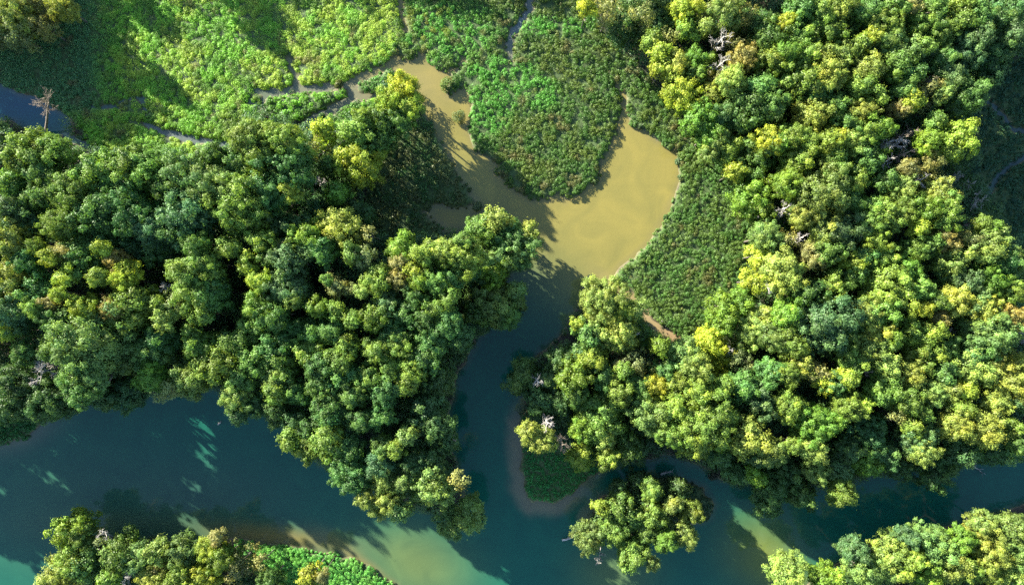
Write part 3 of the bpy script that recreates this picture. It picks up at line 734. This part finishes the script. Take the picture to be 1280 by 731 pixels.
KIND = {'k': ('shaded_tree', 'shaded tree'), 'l': ('bright_green_tree', 'bright green tree'), 'Y': ('golden_tree', 'golden tree'), 'o': ('rusty_tree', 'autumn tree'), 'W': ('silvery_tree', 'silvery tree'), 'P': ('pale_tree', 'pale tree'), 'p': ('sparse_tree', 'sparse tree')}
make_labels(trees, 'tree')
for t in deads: t['desc'] = {'g': 'bare grey dead', 'b': 'bare brownish dead', 'w': 'bleached bare dead'}[t['sh']]
make_labels(deads, 'tree')
OWN = {(108, 425): 'very broad round silvery green tree near the left river bank, right of a dead tree', (48, 465): 'big bare grey dead tree near the left edge above the river',
       (294, 496): 'straw-coloured tree leaning out over the river below the left wood', (452, 205): 'big golden tree beside the dark shaded marsh left of the channel',
       (504, 112): 'golden yellow tree at the head of the tan channel', (642, 313): 'broad silvery willow-like tree overhanging the left shore of the heart shaped pond',
       (855, 114): 'round golden yellow tree at the edge of the marsh right of the pond', (889, 429): 'vivid yellow tree at the lower corner of the right marsh',
       (1222, 250): 'fan of bleached dead limbs sticking out over the shaded marsh at right', (1195, 177): 'broad bright yellow crowned tree beside the shaded marsh at right',
       (1035, 405): 'great round blue-green tree in the middle of the right wood', (752, 515): 'great round yellow-green tree above the green reed spit',
       (755, 373): 'broad pale yellow tree at the lower tip of the heart shaped pond', (57, 122): 'bare brownish tree standing beside the dark pool at left',
       (673, 478): 'white bare dead tree on the right bank of the channel', (261, 688): 'tall golden tree on the near bank left of the emerald reeds'}
for t in trees + deads:
    if (t['x'], t['y']) in OWN: t['label'] = OWN[t['x'], t['y']]

# ------------------------------------------------------------------ build the trees
for t in trees:
    c = t['c']; nm, cat = KIND.get(c, ('broadleaf_tree', 'tree'))
    gz = .45
    root = link(nm, None); root.location = (t['rx'], t['ry'], gz)
    root.empty_display_size = 1
    tag(root, t['label'], cat, f"{cat}s of the {t['wood']} wood" if t['wood'] != 'island' else f'{cat}s on the island')
    st = STYLE[c]
    if st == 'B' and trg.random() < .18: st = 'F'
    if st == 'F' and trg.random() < .35: st = 'B'
    pr = PROTO[st, t['s']]
    me = pr[int(trg.integers(len(pr)))]
    k = t['R'] / SIZES[t['s']] * {'island': .88, 'lower right': .9}.get(t['wood'], 1)
    cr = link('crown', me, root)
    cr.location = (t['bx'] - t['rx'], t['by'] - t['ry'], t['zc'] - gz)
    cr.scale = (k * trg.uniform(.92, 1.1), k * trg.uniform(.92, 1.1), k * trg.uniform(1.22, 1.45))
    cr.rotation_euler = (trg.uniform(-.14, .14), trg.uniform(-.14, .14), trg.uniform(0, 6.283))
    p = np.array(PAL[c]); v = trg.uniform(.82, 1.2); w = trg.uniform(-.13, .13)
    p = p * v * np.array([1 + w, 1, 1 - w])
    p = p * np.array({'left': (.98, 1.04, 1.0), 'right': (1.02, 1.06, .95), 'lower right': (1.06, 1.12, 1.0), 'middle': (1.04, 1.04, .95)}.get(t['wood'], (1, 1, 1)))
    cr.color = (*p, 1)
    tr = link('trunk', TRUNKS[int(trg.integers(4))], root)
    tr.scale = (t['R'] * .95, t['R'] * .95, t['zc'] + t['R'] * .35 - gz)
    lv = Vector((t['bx'] - t['rx'], t['by'] - t['ry'], t['zc'] - gz))
    tr.rotation_euler = (lv.to_track_quat('Z', 'Y') @ Euler((0, 0, trg.uniform(0, 6.283))).to_quaternion()).to_euler()
    tr.scale[2] = lv.length + t['R'] * .35

drg = np.random.default_rng(77)
DM = {'g': M_DEAD, 'b': M_DEADB, 'w': M_DEADW}
for t in deads:
    root = link('dead_tree', None)
    tag(root, t['label'], 'dead tree', 'bare dead trees among the leafy woods')
    if (t['x'], t['y']) == (57, 122):
        t['h'] = 17; t['R'] = 3.6; base = np.array([gx(58), gy(167)]); topxy = np.array([gx(61), gy(120)]) * (H - 14) / H
    else:
        topxy = np.array([t['bx'], t['by']]); base = np.array([t['rx'], t['ry']])
        if abs(base - topxy).max() < .01: base = base - np.sign(base) * np.array([.7, .4])
    root.location = (base[0], base[1], .3)
    tm, bm = branches_mesh('branches', t['h'], max(1.6, t['R'] * 1.15), DM[t['sh']], drg, levels=4 if t['r'] > 15 else 3, start=.62, lean=topxy - base)
    link('trunk', tm, root); link('branches', bm, root)

# bushes and driftwood standing alone
def bush(x, y, r, c, label, seed):
    rg = np.random.default_rng(seed)
    R = r * PX
    V = []; Cc = []
    for i in range(14):
        d = sphere_dirs(1, rg, .0)[0]; cc = d * R * np.array([.62, .62, .6]) + np.array([0, 0, R * .35]); rr = R * rg.uniform(.35, .5)
        n = 80; q = sphere_dirs(n, rg, -.4)
        P = cc + q * (rr * rg.uniform(.6, 1.1, n))[:, None]
        V.append(leaf_quads(P, unit(q + rg.normal(size=(n, 3)) * .5), rg.uniform(.2, .4, n), rg.uniform(.12, .24, n), rg))
        Cc.append(np.array(c) * (rg.uniform(.8, 1.2) * rg.uniform(.85, 1.15, n))[:, None])
    o = link('bush', quad_mesh('bush', np.concatenate(V), np.concatenate(Cc), M_PLANT))
    o.location = (gx(x), gy(y), .05)
    tag(o, label, 'bush', 'bushes standing in the shallow water')
bush(574, 147, 9, (.11, .15, .05), 'lone round bush standing in the tan channel', 1)
bush(560, 108, 10, (.10, .16, .04), 'bush on the hooked point above the lone round bush', 2)
bush(597, 259, 7, (.10, .14, .06), 'pale bush on the tip of the shaded marsh islet', 3)
bush(737, 349, 7, (.05, .07, .05), 'dark bush at the lower tip of the heart shaped pond', 4)
bush(890, 592, 8, (.05, .06, .035), 'low dark bush at the water edge right of the island', 5)
bush(404, 148, 6, (.06, .13, .03), 'round bush beside the lower creek arm', 6)
bush(424, 106, 6, (.12, .14, .04), 'yellowish bush at the creek fork', 7)

bush(848, 203, 5, (.08, .13, .05), 'small bush in the shallows at the upper right corner of the pond', 8)
bush(850, 222, 4, (.09, .14, .05), 'tiny bush in the shallows halfway down the right shore of the pond', 9)
bush(832, 272, 4, (.08, .14, .04), 'tiny bush standing off the lower right shore of the pond', 10)
bush(800, 158, 5, (.10, .15, .06), 'pale bush in the shallows below the muddy notch at the top of the pond', 11)
bush(743, 228, 4, (.08, .13, .04), 'tiny bush on the right flank of the marsh peninsula', 12)
def driftwood(x, y, ln, ang, label, seed, mat):
    rg = np.random.default_rng(seed); tb = Tubes()
    a = math.radians(ang); d = np.array([math.cos(a), math.sin(a), 0])
    L = ln * PX
    p0 = -d * L / 2; P = [p0 + d * L * i / 5 + np.array([0, 0, .25 + rg.normal() * .06]) + np.array([-d[1], d[0], 0]) * rg.normal() * .12 for i in range(6)]
    tb.tube(P, [.28, .24, .2, .17, .12, .06], 7)
    br = Tubes()
    for i in range(9):
        p = P[int(rg.integers(1, 6))]; q = d * rg.uniform(.2, 1) + rg.normal(size=3) * .6; q[2] = abs(q[2]) * .8; q /= np.linalg.norm(q)
        l = L * rg.uniform(.15, .35)
        br.tube([p, p + q * l * .5, p + q * l + rg.normal(size=3) * .1], [.08, .06, .03], 4)
    root = link('driftwood', None); root.location = (gx(x), gy(y), .05); tag(root, label, 'driftwood', 'driftwood stranded along the river')
    link('log', tb.mesh('log', mat), root); link('branch', br.mesh('branch', mat), root)
driftwood(716, 670, 28, 20, 'pale driftwood heap on the left end of the island', 11, M_DEAD)
driftwood(1217, 582, 22, -42, 'bleached snag slanting into the river at the right bank', 12, M_DEADW)
driftwood(832, 590, 14, 10, 'grey log lying just above the island', 13, M_DEAD)
driftwood(898, 585, 18, 0, 'dark log pile at the water edge right of the island', 14, M_DEADB)
driftwood(733, 355, 14, 40, 'brown log at the foot of the pond', 15, M_DEADB)
driftwood(828, 402, 12, -50, 'pale log on the muddy creek below the right marsh', 16, M_DEADW)
driftwood(275, 528, 5, 30, 'tiny log floating in the middle of the wide river', 17, M_DEAD)

# ------------------------------------------------------------------ woods continuing past the frame (one mass)
orgn = np.random.default_rng(55)
offs = []
def off(x0, x1, y0, y1, step, h):
    y = y0
    while y <= y1:
        x = x0
        while x <= x1:
            offs.append((x + orgn.uniform(-9, 9), y + orgn.uniform(-9, 9), orgn.uniform(15, 22), h + orgn.uniform(-2, 2)))
            x += step
        y += step
off(-190, -45, 190, 470, 30, 23.5)
off(-270, -60, -150, 40, 34, 17.5)
off(-90, -10, -135, -110, 34, 19)
off(-20, -18, -50, -50, 34, 17)
off(120, 150, -135, -110, 30, 20)
off(760, 1340, -100, -45, 38, 19)
off(1335, 1400, -10, 40, 36, 18)
off(-330, -45, 480, 545, 24, 23.5)
off(-330, -200, 380, 470, 44, 22)
vs = []; cs = []
def arr(me):
    n = len(me.polygons); v = np.empty(n * 12, np.float32); me.vertices.foreach_get('co', v)
    c = np.empty(n * 3, np.float32); me.attributes['col'].data.foreach_get('vector', c)
    return v.reshape(n, 4, 3), c.reshape(n, 3)
src = [arr(m) for m in PROTO['B', 1]]
for x, y, r, h in offs:
    V, C = src[int(orgn.integers(len(src)))]
    s = slice(int(orgn.integers(3)), None, 3)
    V = V[s]; C = C[s]
    ctr = V.mean(1, keepdims=True); V = ctr + (V - ctr) * 1.6
    a = orgn.uniform(0, 6.28); R = np.array([[math.cos(a), -math.sin(a), 0], [math.sin(a), math.cos(a), 0], [0, 0, 1]])
    k = r * PX / SIZES[1] * .92
    zc = h - r * PX
    q = (H - zc) / H
    vs.append((V * k) @ R.T + np.array([gx(x) * q, gy(y) * q, zc])); cs.append(C * np.array(PAL['g']))
wood = link('far_wood', quad_mesh('far_wood', np.concatenate(vs), np.concatenate(cs), M_PLANT))
tag(wood, 'woodland canopy continuing beyond the edges of the picture', 'woodland', kind='stuff')

# ------------------------------------------------------------------ light, sky, camera
a = math.radians(SUN_AZ_SHADOW); e = math.radians(SUN_EL)
from mathutils import Vector
travel = Vector((math.cos(a) * math.cos(e), -math.sin(a) * math.cos(e), -math.sin(e)))
sl = bpy.data.lights.new('sun', 'SUN'); sl.energy = 5.0; sl.angle = math.radians(.5); sl.color = (1.0, .945, .80)
so = bpy.data.objects.new('sun', sl); col.objects.link(so)
so.rotation_euler = travel.to_track_quat('-Z', 'Y').to_euler()
w = bpy.data.worlds.new('World'); scene.world = w; w.use_nodes = True
nt = w.node_tree; nt.nodes.clear()
ow = nt.nodes.new('ShaderNodeOutputWorld'); bg = nt.nodes.new('ShaderNodeBackground'); sk = nt.nodes.new('ShaderNodeTexSky')
sk.sky_type = 'NISHITA'; sk.sun_disc = False; sk.sun_elevation = e
to = -travel
sk.sun_rotation = math.atan2(to.x, to.y)
sk.dust_density = .5; sk.ozone_density = 2.0
bg.inputs['Strength'].default_value = .09
nt.links.new(sk.outputs[0], bg.inputs[0]); nt.links.new(bg.outputs[0], ow.inputs[0])

cam = bpy.data.cameras.new('camera'); co = bpy.data.objects.new('camera', cam); col.objects.link(co)
co.location = (0, 0, H); co.rotation_euler = (0, 0, 0)
cam.sensor_width = 36; cam.lens = 36 * H / (1280 * PX)
cam.clip_end = 6000; cam.clip_start = 1
scene.camera = co

scene.view_settings.view_transform = 'Standard'; scene.view_settings.look = 'None'
scene.view_settings.exposure = 2.5; scene.view_settings.gamma = 1.0
scene.view_settings.use_curve_mapping = False
scene.render.engine = 'CYCLES'
cy = scene.cycles
cy.max_bounces = 5; cy.diffuse_bounces = 3; cy.glossy_bounces = 2; cy.transmission_bounces = 3; cy.transparent_max_bounces = 4
cy.use_denoising = False
cy.sample_clamp_indirect = 6
